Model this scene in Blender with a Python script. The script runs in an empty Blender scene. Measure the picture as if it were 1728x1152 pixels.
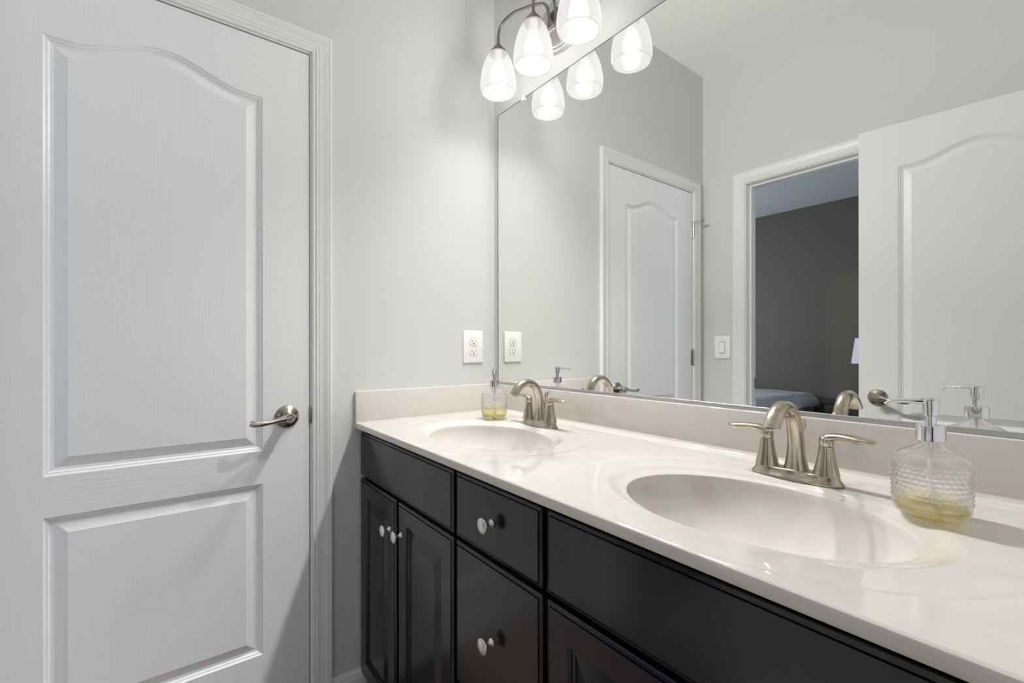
import bpy, bmesh, math, random
from math import sin, cos, pi, radians, sqrt
from mathutils import Vector, Matrix

SC = bpy.context.scene
COL = SC.collection

# ------------------------------------------------------------------ camera
cam_d = bpy.data.cameras.new('camera')
cam_d.sensor_width = 36.0
cam_d.lens = 776.9 / 1728 * 36.0
cam_d.shift_x = 0.0003
cam_d.shift_y = 10.6 / 1728
cam_d.clip_start = 0.02
cam = bpy.data.objects.new('camera', cam_d)
COL.objects.link(cam)
cam.location = (1.5578, -1.0853, 1.112)
cam.rotation_euler = (pi / 2, radians(0.04), radians(90 - 37.1747))
SC.camera = cam

# ------------------------------------------------------------------ world, light, exposure
SC.view_settings.view_transform = 'Standard'
SC.view_settings.look = 'None'
SC.view_settings.gamma = 1.0
SC.view_settings.use_curve_mapping = False
SC.view_settings.exposure = 0.23
SC.cycles.use_denoising = True
SC.cycles.max_bounces = 14
SC.cycles.diffuse_bounces = 6
SC.cycles.glossy_bounces = 8
SC.cycles.transmission_bounces = 12
SC.cycles.transparent_max_bounces = 12
SC.cycles.sample_clamp_indirect = 20.0
SC.cycles.caustics_reflective = True
SC.cycles.caustics_refractive = True
SC.cycles.blur_glossy = 0.3

W = bpy.data.worlds.new('world')
SC.world = W
W.use_nodes = True
W.node_tree.nodes['Background'].inputs[0].default_value = (0.75, 0.85, 1.0, 1)
W.node_tree.nodes['Background'].inputs[1].default_value = 0.3

SHADE_GLOW = 0.47      # radiance of the alabaster shades
BULB_GLOW = 18.0         # watts of each bulb
SHADE_CLEAR = 0.33     # share of light the alabaster passes straight through
HALL_W = 6.0          # fill light added in the hall behind the camera
BED_W = 62.0          # fill light added in the bedroom, at the made-up left window
BED_R = 20.0           # daylight in the bedroom, right window


def area(name, loc, rot, sx, sy, watts, color):
    d = bpy.data.lights.new(name, 'AREA')
    d.shape = 'RECTANGLE'
    d.size = sx
    d.size_y = sy
    d.energy = watts
    d.color = color
    o = bpy.data.objects.new(name, d)
    COL.objects.link(o)
    o.location = loc
    o.rotation_euler = rot
    return o


# an added fill light at the left, daylight at the right bedroom window
area('bedroom_daylight_and_fill', (-2.92, -3.4, 1.45), (0, radians(-90), 0), 1.3, 1.5, BED_W, (0.86, 0.92, 1.0))  # added fill from the left, brightens the bedroom without reaching the closet door
area('bedroom_daylight_and_fill', (2.92, -3.3, 1.45), (0, radians(90), 0), 1.3, 1.5, BED_R, (0.70, 0.82, 1.0))
# soft fill light added in the closed hall, which has no window
area('hall_fill', (3.3, -1.05, 1.5), (0, radians(90), 0), 1.5, 1.2, HALL_W, (0.97, 0.98, 1.0))

# ------------------------------------------------------------------ sizes
FZ = -0.065          # floor
CZ = 2.785           # ceiling
WB = 0.006           # back wall face (mirror glass front is y = 0)
WF = -1.585          # wall opposite the mirror
WR = 1.655           # right wall
WT = 0.115           # wall thickness
CT = 0.862           # counter top


# ------------------------------------------------------------------ materials
def mat(name):
    m = bpy.data.materials.new(name)
    m.use_nodes = True
    return m, m.node_tree, m.node_tree.nodes['Principled BSDF']


def noise_bump(nt, b, scale=(1, 1, 1), nscale=5.0, detail=3.0, dist=0.001, strength=0.3, rough=0.5, distortion=0.0):
    tc = nt.nodes.new('ShaderNodeTexCoord')
    mp = nt.nodes.new('ShaderNodeMapping')
    mp.inputs['Scale'].default_value = scale
    nz = nt.nodes.new('ShaderNodeTexNoise')
    nz.inputs['Scale'].default_value = nscale
    nz.inputs['Detail'].default_value = detail
    nz.inputs['Roughness'].default_value = rough
    nz.inputs['Distortion'].default_value = distortion
    bp = nt.nodes.new('ShaderNodeBump')
    bp.inputs['Strength'].default_value = strength
    bp.inputs['Distance'].default_value = dist
    nt.links.new(tc.outputs['Object'], mp.inputs['Vector'])
    nt.links.new(mp.outputs['Vector'], nz.inputs['Vector'])
    nt.links.new(nz.outputs['Fac'], bp.inputs['Height'])
    nt.links.new(bp.outputs['Normal'], b.inputs['Normal'])
    return nz


def simple(name, color, rough=0.5, metal=0.0, spec=0.5, bump=None, coat=0.0, coat_rough=0.1):
    m, nt, b = mat(name)
    b.inputs['Base Color'].default_value = (*color, 1)
    b.inputs['Roughness'].default_value = rough
    b.inputs['Metallic'].default_value = metal
    b.inputs['Specular IOR Level'].default_value = spec
    b.inputs['Coat Weight'].default_value = coat
    b.inputs['Coat Roughness'].default_value = coat_rough
    if bump:
        noise_bump(nt, b, **bump)
    return m


def varied(name, c1, c2, rough, nscale, scale=(1, 1, 1), detail=4, lo=0.35, hi=0.65, bump=None, metal=0.0, coat=0.0, distortion=0.0, spec=0.5):
    m, nt, b = mat(name)
    tc = nt.nodes.new('ShaderNodeTexCoord')
    mp = nt.nodes.new('ShaderNodeMapping')
    mp.inputs['Scale'].default_value = scale
    nz = nt.nodes.new('ShaderNodeTexNoise')
    nz.inputs['Scale'].default_value = nscale
    nz.inputs['Detail'].default_value = detail
    nz.inputs['Distortion'].default_value = distortion
    r = nt.nodes.new('ShaderNodeValToRGB')
    r.color_ramp.elements[0].position = lo
    r.color_ramp.elements[1].position = hi
    r.color_ramp.elements[0].color = (*c1, 1)
    r.color_ramp.elements[1].color = (*c2, 1)
    nt.links.new(tc.outputs['Object'], mp.inputs['Vector'])
    nt.links.new(mp.outputs['Vector'], nz.inputs['Vector'])
    nt.links.new(nz.outputs['Fac'], r.inputs['Fac'])
    nt.links.new(r.outputs['Color'], b.inputs['Base Color'])
    b.inputs['Roughness'].default_value = rough
    b.inputs['Metallic'].default_value = metal
    b.inputs['Coat Weight'].default_value = coat
    b.inputs['Specular IOR Level'].default_value = spec
    if bump:
        noise_bump(nt, b, **bump)
    return m


M_WALL = simple('grey_wall_paint', (0.618, 0.624, 0.620), 0.62, spec=0.35,
                bump=dict(nscale=160, detail=2, dist=0.0006, strength=0.12))
M_CEIL = simple('ceiling_paint', (0.84, 0.845, 0.835), 0.9, spec=0.1)
M_TRIM = simple('white_trim_paint', (0.78, 0.78, 0.775), 0.28, spec=0.45)
M_DOORV = simple('white_door_paint_upright_grain', (0.80, 0.80, 0.80), 0.38, spec=0.4,
                 bump=dict(scale=(1, 1, 0.04), nscale=250, detail=3, dist=0.0010, strength=0.30, distortion=0.25))
M_DOORH = simple('white_door_paint_level_grain', (0.80, 0.80, 0.80), 0.38, spec=0.4,
                 bump=dict(scale=(0.04, 1, 1), nscale=250, detail=3, dist=0.0011, strength=0.45, distortion=0.25))
M_DOOR = simple('white_door_paint_smooth', (0.80, 0.80, 0.80), 0.36, spec=0.4)
M_BLACK = simple('black_cabinet_lacquer', (0.006, 0.0075, 0.0145), 0.19, spec=0.55,
                 bump=dict(nscale=35, detail=2, dist=0.0004, strength=0.05))
M_MARBLE = varied('cultured_marble', (0.635, 0.607, 0.570), (0.665, 0.644, 0.610), 0.07, 5.5, detail=6, coat=0.5, distortion=1.6)
M_NICKEL = varied('brushed_nickel', (0.42, 0.355, 0.285), (0.60, 0.535, 0.455), 0.24, 60, scale=(1, 1, 0.08), metal=1.0,
                  bump=dict(scale=(1, 1, 0.05), nscale=400, detail=2, dist=0.0002, strength=0.12))
M_HANDLE = varied('satin_nickel_dark', (0.30, 0.26, 0.22), (0.46, 0.42, 0.37), 0.24, 60, scale=(0.1, 1, 1), metal=1.0)
M_LEVER = varied('satin_nickel_lever', (0.46, 0.41, 0.36), (0.62, 0.58, 0.53), 0.26, 60, scale=(0.1, 1, 1), metal=1.0)
M_KNOB = simple('satin_knob_metal', (0.82, 0.80, 0.78), 0.36, metal=1.0)
M_BRONZE = simple('brushed_pewter', (0.30, 0.265, 0.26), 0.30, metal=1.0)
M_PLATE = simple('sconce_plate_nickel', (0.72, 0.69, 0.66), 0.32, metal=1.0)
M_CHROME = simple('chrome', (0.74, 0.75, 0.78), 0.05, metal=1.0)
M_CHANNEL = simple('satin_aluminium', (0.50, 0.50, 0.50), 0.38, metal=0.85)
M_PLASTIC = simple('white_plastic', (0.86, 0.86, 0.84), 0.30, spec=0.5)
M_SLOT = simple('socket_slot_dark', (0.02, 0.02, 0.02), 0.6)
M_GAPSHADE = simple('gap_shadow_grey', (0.22, 0.22, 0.21), 0.7)  # shadow in the gaps round receptacles and rocker, put into the colour
M_MEDGE = simple('mirror_edge_dark', (0.05, 0.055, 0.05), 0.4)
M_CLIP = simple('clear_clip_plastic', (0.85, 0.85, 0.83), 0.15)
M_TUBE = simple('dip_tube_plastic', (0.88, 0.88, 0.86), 0.35)
M_HINGE = simple('hinge_nickel', (0.62, 0.59, 0.53), 0.28, metal=1.0)
M_HINGED = simple('hinge_nickel_dark', (0.45, 0.43, 0.40), 0.35, metal=1.0)  # darker copy of the hinge nickel
M_LATCH = simple('worn_latch_metal', (0.30, 0.29, 0.27), 0.35, metal=1.0)
M_FLOOR = varied('brown_floor_tile', (0.15, 0.115, 0.085), (0.23, 0.18, 0.14), 0.42, 3.5, detail=6)
M_DARKWALL = simple('charcoal_wall_paint', (0.110, 0.099, 0.086), 0.75, spec=0.25,
                    bump=dict(nscale=120, detail=2, dist=0.0006, strength=0.2))
M_BEDCEIL = simple('bedroom_ceiling_paint', (0.42, 0.44, 0.46), 0.9,
                   bump=dict(nscale=90, detail=3, dist=0.004, strength=0.5))
M_CARPET = varied('beige_carpet', (0.30, 0.27, 0.23), (0.40, 0.37, 0.32), 0.95, 90)
M_DUVET = varied('blue_grey_duvet', (0.38, 0.38, 0.39), (0.46, 0.46, 0.47), 0.85, 9)
M_SHEET = simple('pale_pink_sheet', (0.62, 0.53, 0.54), 0.85)
M_DARKWOOD = simple('dark_wood', (0.025, 0.02, 0.018), 0.35)
M_LAMPSH = simple('lamp_shade_cloth', (0.62, 0.60, 0.64), 0.8)
M_WINDOWGLOW = simple('window_frame_white', (0.8, 0.8, 0.8), 0.4)

m, nt, b = mat('mirror_silver')
b.inputs['Base Color'].default_value = (0.93, 0.94, 0.915, 1)
b.inputs['Metallic'].default_value = 1.0
b.inputs['Roughness'].default_value = 0.0
M_MIRROR = m

m, nt, b = mat('clear_bottle_glass')
b.inputs['Base Color'].default_value = (0.985, 0.99, 0.985, 1)
b.inputs['Roughness'].default_value = 0.0
b.inputs['IOR'].default_value = 1.46
b.inputs['Transmission Weight'].default_value = 1.0
t_ = nt.nodes.new('ShaderNodeBsdfTransparent')
t_.inputs[0].default_value = (1, 1, 1, 1)
x_ = nt.nodes.new('ShaderNodeMixShader')
x_.inputs['Fac'].default_value = 0.22
nt.links.new(b.outputs[0], x_.inputs[1])
nt.links.new(t_.outputs[0], x_.inputs[2])
nt.links.new(x_.outputs[0], nt.nodes['Material Output'].inputs['Surface'])
M_GLASS = m

m, nt, b = mat('yellow_soap')
b.inputs['Base Color'].default_value = (1.0, 0.91, 0.56, 1)
b.inputs['Roughness'].default_value = 0.0
b.inputs['IOR'].default_value = 1.36
b.inputs['Transmission Weight'].default_value = 1.0
t_ = nt.nodes.new('ShaderNodeBsdfTransparent')
t_.inputs[0].default_value = (0.99, 0.90, 0.55, 1)
x_ = nt.nodes.new('ShaderNodeMixShader')
x_.inputs['Fac'].default_value = 0.22
nt.links.new(b.outputs[0], x_.inputs[1])
nt.links.new(t_.outputs[0], x_.inputs[2])
nt.links.new(x_.outputs[0], nt.nodes['Material Output'].inputs['Surface'])
M_SOAP = m


def emis(name, color, strength):
    m = bpy.data.materials.new(name)
    m.use_nodes = True
    nt = m.node_tree
    nt.nodes.clear()
    e = nt.nodes.new('ShaderNodeEmission')
    e.inputs[0].default_value = (*color, 1)
    e.inputs[1].default_value = strength
    o = nt.nodes.new('ShaderNodeOutputMaterial')
    nt.links.new(e.outputs[0], o.inputs[0])
    return m


# alabaster glass: glows, scatters and lets a part of the bulb's light straight through
m = bpy.data.materials.new('alabaster_shade_glass')
m.use_nodes = True
nt = m.node_tree
pb = nt.nodes['Principled BSDF']
pb.inputs['Roughness'].default_value = 0.18
pb.inputs['Emission Color'].default_value = (1.0, 0.99, 0.97, 1)
pb.inputs['Emission Strength'].default_value = SHADE_GLOW / (1 - SHADE_CLEAR)
tc = nt.nodes.new('ShaderNodeTexCoord')
nz = nt.nodes.new('ShaderNodeTexNoise')
nz.inputs['Scale'].default_value = 22
nz.inputs['Detail'].default_value = 5
nz.inputs['Distortion'].default_value = 1.5
rp = nt.nodes.new('ShaderNodeValToRGB')
rp.color_ramp.elements[0].color = (0.20, 0.202, 0.20, 1)
rp.color_ramp.elements[1].color = (0.36, 0.36, 0.355, 1)
nt.links.new(tc.outputs['Object'], nz.inputs['Vector'])
nt.links.new(nz.outputs['Fac'], rp.inputs['Fac'])
nt.links.new(rp.outputs['Color'], pb.inputs['Base Color'])
tl = nt.nodes.new('ShaderNodeBsdfTranslucent')
tl.inputs['Color'].default_value = (0.18, 0.18, 0.177, 1)
mx0 = nt.nodes.new('ShaderNodeMixShader')
mx0.inputs['Fac'].default_value = 0.35
tr = nt.nodes.new('ShaderNodeBsdfTransparent')
mx = nt.nodes.new('ShaderNodeMixShader')
mx.inputs['Fac'].default_value = SHADE_CLEAR
nt.links.new(pb.outputs[0], mx0.inputs[1])
nt.links.new(tl.outputs[0], mx0.inputs[2])
nt.links.new(mx0.outputs[0], mx.inputs[1])
nt.links.new(tr.outputs[0], mx.inputs[2])
nt.links.new(mx.outputs[0], nt.nodes['Material Output'].inputs['Surface'])
M_SHADE = m
m = bpy.data.materials.new('frosted_bulb_glass')
m.use_nodes = True
nt = m.node_tree
nt.nodes.clear()
e_ = nt.nodes.new('ShaderNodeEmission')
e_.inputs[0].default_value = (1.0, 0.99, 0.97, 1)
e_.inputs[1].default_value = 0.5
t_ = nt.nodes.new('ShaderNodeBsdfTransparent')
a_ = nt.nodes.new('ShaderNodeAddShader')
o_ = nt.nodes.new('ShaderNodeOutputMaterial')
t_.inputs[0].default_value = (0.85, 0.85, 0.85, 1)
nt.links.new(e_.outputs[0], a_.inputs[0])
nt.links.new(t_.outputs[0], a_.inputs[1])
nt.links.new(a_.outputs[0], o_.inputs[0])
M_BULB = m


# ------------------------------------------------------------------ mesh helpers
class MB:
    def __init__(s):
        s.v, s.f, s.m, s.mats = [], [], [], []

    def mi(s, m):
        if m not in s.mats:
            s.mats.append(m)
        return s.mats.index(m)

    def add(s, verts, faces, m, tf=None):
        o = len(s.v)
        for p in verts:
            s.v.append(tuple(tf(p)) if tf else tuple(p))
        k = s.mi(m)
        for f in faces:
            s.f.append([i + o for i in f])
            s.m.append(k)

    def box(s, a, b, m, tf=None):
        x0, y0, z0 = a
        x1, y1, z1 = b
        v = [(x0, y0, z0), (x1, y0, z0), (x1, y1, z0), (x0, y1, z0), (x0, y0, z1), (x1, y0, z1), (x1, y1, z1), (x0, y1, z1)]
        f = [(0, 3, 2, 1), (4, 5, 6, 7), (0, 1, 5, 4), (1, 2, 6, 5), (2, 3, 7, 6), (3, 0, 4, 7)]
        s.add(v, f, m, tf)

    def rbox(s, a, b, m, r=0.004, seg=3, tf=None):
        bm = bmesh.new()
        bmesh.ops.create_cube(bm, size=1)
        c = [(a[i] + b[i]) / 2 for i in range(3)]
        d = [b[i] - a[i] for i in range(3)]
        for v in bm.verts:
            v.co = Vector((c[0] + v.co.x * d[0], c[1] + v.co.y * d[1], c[2] + v.co.z * d[2]))
        r = min(r, min(abs(q) for q in d) * 0.49)
        bmesh.ops.bevel(bm, geom=bm.edges[:], offset=r, segments=seg, affect='EDGES', profile=0.5)
        bm.verts.index_update()
        s.add([v.co[:] for v in bm.verts], [[v.index for v in f.verts] for f in bm.faces], m, tf)
        bm.free()

    def lathe(s, prof, m, n=48, tf=None, cap0=True, cap1=True, ripple=None):
        v, f = [], []
        k = len(prof)
        for i, (r, z) in enumerate(prof):
            for j in range(n):
                a = 2 * pi * j / n
                rr = r * (ripple(a, i, z) if ripple else 1.0)
                v.append((rr * cos(a), rr * sin(a), z))
        for i in range(k - 1):
            for j in range(n):
                j2 = (j + 1) % n
                f.append((i * n + j, i * n + j2, (i + 1) * n + j2, (i + 1) * n + j))
        if cap0:
            f.append(tuple(reversed(range(n))))
        if cap1:
            f.append(tuple((k - 1) * n + j for j in range(n)))
        s.add(v, f, m, tf)

    def sweep(s, pts, rad, m, n=20, tf=None, up=(0, 0, 1), flat=1.0):
        """tube through pts; rad: list of (side, updown) radii"""
        P = [Vector(p) for p in pts]
        v, f = [], []
        prev = None
        for i, p in enumerate(P):
            t = (P[min(i + 1, len(P) - 1)] - P[max(i - 1, 0)]).normalized()
            if prev is None:
                u = Vector(up)
                u = u - t * u.dot(t)
                if u.length < 1e-4:
                    u = Vector((1, 0, 0)) - t * t.x
                u.normalize()
            else:
                u = prev - t * prev.dot(t)
                u.normalize()
            prev = u
            sd = t.cross(u)
            ra = rad[i] if isinstance(rad, (list, tuple)) else rad
            if not isinstance(ra, (list, tuple)):
                ra = (ra, ra)
            for j in range(n):
                a = 2 * pi * j / n
                v.append(p + sd * (ra[0] * cos(a)) + u * (ra[1] * sin(a)))
        k = len(P)
        for i in range(k - 1):
            for j in range(n):
                j2 = (j + 1) % n
                f.append((i * n + j, (i + 1) * n + j, (i + 1) * n + j2, i * n + j2))
        f.append(tuple(range(n)))
        f.append(tuple(reversed([(k - 1) * n + j for j in range(n)])))
        s.add([tuple(q) for q in v], f, m, tf)

    def build(s, name, parent=None, smooth=30, loc=None):
        me = bpy.data.meshes.new(name)
        me.from_pydata(s.v, [], s.f)
        for mm in s.mats:
            me.materials.append(mm)
        me.polygons.foreach_set('material_index', s.m)
        me.validate()
        me.update()
        bm = bmesh.new()
        bm.from_mesh(me)
        bmesh.ops.remove_doubles(bm, verts=bm.verts[:], dist=1e-6)
        bmesh.ops.recalc_face_normals(bm, faces=bm.faces[:])
        if smooth:
            lim = radians(smooth)
            for f in bm.faces:
                f.smooth = True
            for e in bm.edges:
                if len(e.link_faces) == 2:
                    e.smooth = e.calc_face_angle(0) < lim
        bm.to_mesh(me)
        bm.free()
        o = bpy.data.objects.new(name, me)
        COL.objects.link(o)
        if loc:
            o.location = loc
        if parent:
            o.parent = parent
        return o


def crom(pts, sub=8):
    P = [Vector(p) for p in pts]
    P = [P[0] * 2 - P[1]] + P + [P[-1] * 2 - P[-2]]
    out = []
    for i in range(1, len(P) - 2):
        for k in range(sub):
            t = k / sub
            a, b, c, d = P[i - 1], P[i], P[i + 1], P[i + 2]
            out.append(0.5 * ((2 * b) + (c - a) * t + (2 * a - 5 * b + 4 * c - d) * t * t + (3 * b - a - 3 * c + d) * t ** 3))
    out.append(P[-2])
    return out


def cval(vals, sub=8):
    return [v[0] for v in crom([(x, 0, 0) for x in vals], sub)]


def empty(name, loc=(0, 0, 0), rz=0.0):
    o = bpy.data.objects.new(name, None)
    o.empty_display_size = 0.05
    COL.objects.link(o)
    o.location = loc
    o.rotation_euler = (0, 0, rz)
    return o


def tag(o, label=None, cat=None, group=None, kind=None):
    if label:
        o['label'] = label
    if cat:
        o['category'] = cat
    if group:
        o['group'] = group
    if kind:
        o['kind'] = kind
    return o


def kids(o):
    return [c for c in bpy.data.objects if c.parent == o]


def copy_tree(o, parent=None):
    c = o.copy()
    COL.objects.link(c)
    if parent:
        c.parent = parent
    for ch in kids(o):
        copy_tree(ch, c)
    return c


def offset_poly(P, d):
    """inset a counter-clockwise 2D polygon by d with mitres"""
    n = len(P)
    out = []
    for i in range(n):
        a, b, c = P[i - 1], P[i], P[(i + 1) % n]
        e1 = (b[0] - a[0], b[1] - a[1])
        e2 = (c[0] - b[0], c[1] - b[1])
        l1, l2 = math.hypot(*e1), math.hypot(*e2)
        n1 = (-e1[1] / l1, e1[0] / l1)
        n2 = (-e2[1] / l2, e2[0] / l2)
        q = 1 + n1[0] * n2[0] + n1[1] * n2[1]
        q = max(q, 0.3)
        out.append((b[0] + d * (n1[0] + n2[0]) / q, b[1] + d * (n1[1] + n2[1]) / q))
    return out


# ------------------------------------------------------------------ room shell
def slab(name, a, b, m, label, cat='wall'):
    q = MB()
    q.box(a, b, m)
    return tag(q.build(name, smooth=0), label, cat, kind='structure')


# opening edges
LD0, LD1, LDZ = -1.4690, -0.7108, 2.0475      # closet doorway in the left wall (y range between jambs)
OD0, OD1, ODZ = 0.2638, 1.035, 2.0500         # bedroom doorway in the opposite wall (x range)
RD0, RD1, RDZ = -1.4560, -0.700, 2.0500       # entrance doorway in the right wall (y range)
JT = 0.018                                    # jamb board thickness


def wall_with_hole(name, axis, face, back, lo, hi, h0, h1, hz, m, label, mback=None):
    """wall across lo..hi with a door hole h0..h1 up to hz. axis 'x': wall plane x = face"""
    q = MB()

    def bx(a0, a1, z0, z1):
        if axis == 'x':
            q.box((min(face, back), a0, z0), (max(face, back), a1, z1), m)
        else:
            q.box((a0, min(face, back), z0), (a1, max(face, back), z1), m)
    bx(lo, h0, FZ, CZ)
    bx(h1, hi, FZ, CZ)
    bx(h0, h1, hz, CZ)
    return tag(q.build(name, smooth=0), label, 'wall', kind='structure')


wall_with_hole('wall_left', 'x', 0.0, -WT, WF - WT, WB + 0.05, LD0 - JT, LD1 + JT, LDZ + JT, M_WALL,
               'light grey painted wall around the closed white closet door')
slab('wall_back', (-WT, WB, FZ), (WR + WT, WB + WT, CZ), M_WALL, 'light grey painted wall carrying the big mirror and vanity light')
wall_with_hole('wall_front', 'y', WF, WF - WT, 0.0, WR, OD0 - JT, OD1 + JT, ODZ + JT, M_WALL,
               'light grey painted wall with the doorway to the dark bedroom')
wall_with_hole('wall_right', 'x', WR, WR + WT, WF - WT, WB, RD0 - JT, RD1 + JT, RDZ + JT, M_WALL,
               'light grey painted wall with the entrance doorway, beside the camera')
slab('floor', (-WT, WF - WT, FZ - 0.05), (WR + WT, WB + WT, FZ), M_FLOOR, 'brown tiled bathroom floor under the vanity', 'floor')
slab('ceiling', (-WT, WF - WT, CZ), (WR + WT, WB + WT, CZ + 0.08), M_CEIL, 'pale painted bathroom ceiling', 'ceiling')

# baseboards
BB = [(0, 0), (0.013, 0), (0.013, 0.070), (0.011, 0.074), (0.0105, 0.082), (0.007, 0.088), (0.004, 0.095), (0, 0.096)]


def extrude_prof(q, prof, mapf, m):
    n = len(prof)
    v = [mapf(p, 0) for p in prof] + [mapf(p, 1) for p in prof]
    f = [(i, (i + 1) % n, (i + 1) % n + n, i + n) for i in range(n)]
    f += [tuple(reversed(range(n))), tuple(range(n, 2 * n))]
    q.add(v, f, m)


q = MB()
extrude_prof(q, BB, lambda p, t: (p[0] + 0.0002, (-0.534 + 0.0) if t else -0.6462, FZ + p[1]), M_TRIM)
tag(q.build('baseboard_left', smooth=20), 'white moulded baseboard between door casing and black vanity', 'baseboard', kind='structure')
q = MB()
extrude_prof(q, BB, lambda p, t: ((0.199 if t else 0.0), WF + p[0], FZ + p[1]), M_TRIM)
tag(q.build('baseboard_front', smooth=20), 'white baseboard under the light switch', 'baseboard', kind='structure')

# ------------------------------------------------------------------ door casings and jambs
# profile: distance from outer edge, height off the wall
CW = 0.0640
CAS = [(0, 0), (0, 0.0145), (0.0015, 0.0165), (0.0085, 0.0165), (0.0100, 0.0150), (0.0112, 0.0150), (0.0125, 0.0158), (0.016, 0.0152),
       (0.024, 0.0125), (0.034, 0.0110), (0.0400, 0.0108), (0.0410, 0.0092), (0.0425, 0.0092), (0.0435, 0.0108), (0.0500, 0.0105),
       (0.0525, 0.0088), (0.0535, 0.0075), (0.0550, 0.0088), (0.0590, 0.0090), (0.0630, 0.0070), (0.0640, 0.0050), (0.0640, 0)]


def casing(q, axis, face, sgn, c0, c1, zt, m, w=CW):
    """three-sided mitred casing; inner edges at c0,c1,zt. sgn: direction off the wall"""
    n = len(CAS)

    def pt(a, z, h):
        return (face + sgn * h, a, z) if axis == 'x' else (a, face + sgn * h, z)
    for side in (0, 1):
        v = []
        for d, h in CAS:
            d *= w / CW
            a = (c0 - w + d) if side == 0 else (c1 + w - d)
            v.append(pt(a, FZ, h))
        for d, h in CAS:
            d *= w / CW
            a = (c0 - w + d) if side == 0 else (c1 + w - d)
            v.append(pt(a, zt + w - d, h))
        f = [(i, (i + 1) % n, (i + 1) % n + n, i + n) for i in range(n)]
        f.append(tuple(range(n)))
        q.add(v, f, m)
    v = []
    for a0, s in ((c0 - w, 1), (c1 + w, -1)):
        for d, h in CAS:
            d *= w / CW
            v.append(pt(a0 + s * d, zt + w - d, h))
    f = [(i, (i + 1) % n, (i + 1) % n + n, i + n) for i in range(n)]
    q.add(v, f, m)


def jamb(q, axis, face, back, c0, c1, zt, m, stop=None):
    lo, hi = min(face, back), max(face, back)

    def bx(a0, a1, z0, z1, l=lo, h=hi):
        if axis == 'x':
            q.box((l, a0, z0), (h, a1, z1), m)
        else:
            q.box((a0, l, z0), (a1, h, z1), m)
    bx(c0 - JT, c0, FZ, zt + JT)
    bx(c1, c1 + JT, FZ, zt + JT)
    bx(c0, c1, zt, zt + JT)
    if stop:
        s0, s1 = stop
        t = 0.011
        bx(c0, c0 + t, FZ, zt, s0, s1)
        bx(c1 - t, c1, FZ, zt, s0, s1)
        bx(c0 + t, c1 - t, zt - t, zt, s0, s1)


REV = 0.005
q = MB()
casing(q, 'x', 0.0, 1, LD0 - REV, LD1 + REV, LDZ + REV, M_TRIM, w=0.0594)
t1 = q.build('trim_1', smooth=25)
tag(t1, 'white moulded casing framing the closed closet door', 'door frame', kind='structure')
q = MB()
jamb(q, 'x', 0.0, -WT, LD0, LD1, LDZ, M_TRIM, stop=(-0.060, -0.040))
q.build('jamb', t1, smooth=0)
q = MB()
q.rbox((-0.030, LD1 - 0.0012, 0.868), (0.0012, LD1 + 0.001, 0.928), M_HINGED, r=0.0006)
q.rbox((-0.001, LD1 - 0.0026, 0.872), (0.0030, LD1 + 0.0052, 0.924), M_LATCH, r=0.0015)
q.rbox((0.0020, LD1 + 0.0010, 0.876), (0.0060, LD1 + 0.0052, 0.920), M_LATCH, r=0.0018)
tag(q.build('strike_plate', t1), 'metal strike plate')

q = MB()
casing(q, 'y', WF, 1, OD0 - REV, OD1 + REV, ODZ + REV, M_TRIM, w=0.0640)
t2 = q.build('trim_2', smooth=25)
tag(t2, 'white moulded casing around the doorway to the dark bedroom', 'door frame', kind='structure')
q = MB()
jamb(q, 'y', WF, WF - WT, OD0, OD1, ODZ, M_TRIM, stop=(WF - 0.075, WF - 0.042))
q.build('jamb', t2, smooth=0)
q = MB()
q.rbox((OD0 - 0.001, WF - 0.112, 0.872), (OD0 + 0.0014, WF - 0.082, 0.935), M_HINGED, r=0.0006)
tag(q.build('strike_plate', t2), 'metal strike plate')

q = MB()
casing(q, 'x', WR, -1, RD0 - REV, RD1 + REV, RDZ + REV, M_TRIM, w=0.0594)
t3 = q.build('trim_3', smooth=25)
tag(t3, 'white moulded casing around the entrance doorway beside the camera', 'door frame', kind='structure')
q = MB()
jamb(q, 'x', WR, WR + WT, RD0, RD1, RDZ, M_TRIM, stop=(WR + 0.040, WR + 0.060))
q.build('jamb', t3, smooth=0)


# ------------------------------------------------------------------ panelled doors
DW, DT = 0.7516, 0.035
DZ0 = FZ + 0.010
PX0, PX1 = 0.1505, 0.6200
P1Z0, P1Z1, ARCH = 0.8025, 1.8665, 0.0515
P2Z0, P2Z1 = 0.1900, 0.7035
REL = [(0, 0), (0.0015, -0.0012), (0.005, -0.0036), (0.0075, -0.0040), (0.0085, -0.0052), (0.0125, -0.0078), (0.0155, -0.0083),
       (0.0165, -0.0092), (0.0185, -0.0094), (0.0420, -0.0024), (0.0428, -0.0016)]


def arch_z(x):
    cx, aw = (PX0 + PX1) / 2, 0.196
    return P1Z1 + ARCH * (0.5 + 0.5 * cos(pi * min(abs(x - cx) / aw, 1.0)))


def arch_ring(d):
    a, b = PX0 + d, PX1 - d
    P = [(a, P1Z0 + d), (b, P1Z0 + d)]
    N = 56
    for i in range(N + 1):
        x = b - (b - a) * i / N
        sl = (arch_z(x + 1e-4) - arch_z(x - 1e-4)) / 2e-4
        P.append((x, arch_z(x) - d * sqrt(1 + sl * sl)))
    return P


def arch_outline():
    return arch_ring(0.0)


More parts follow.
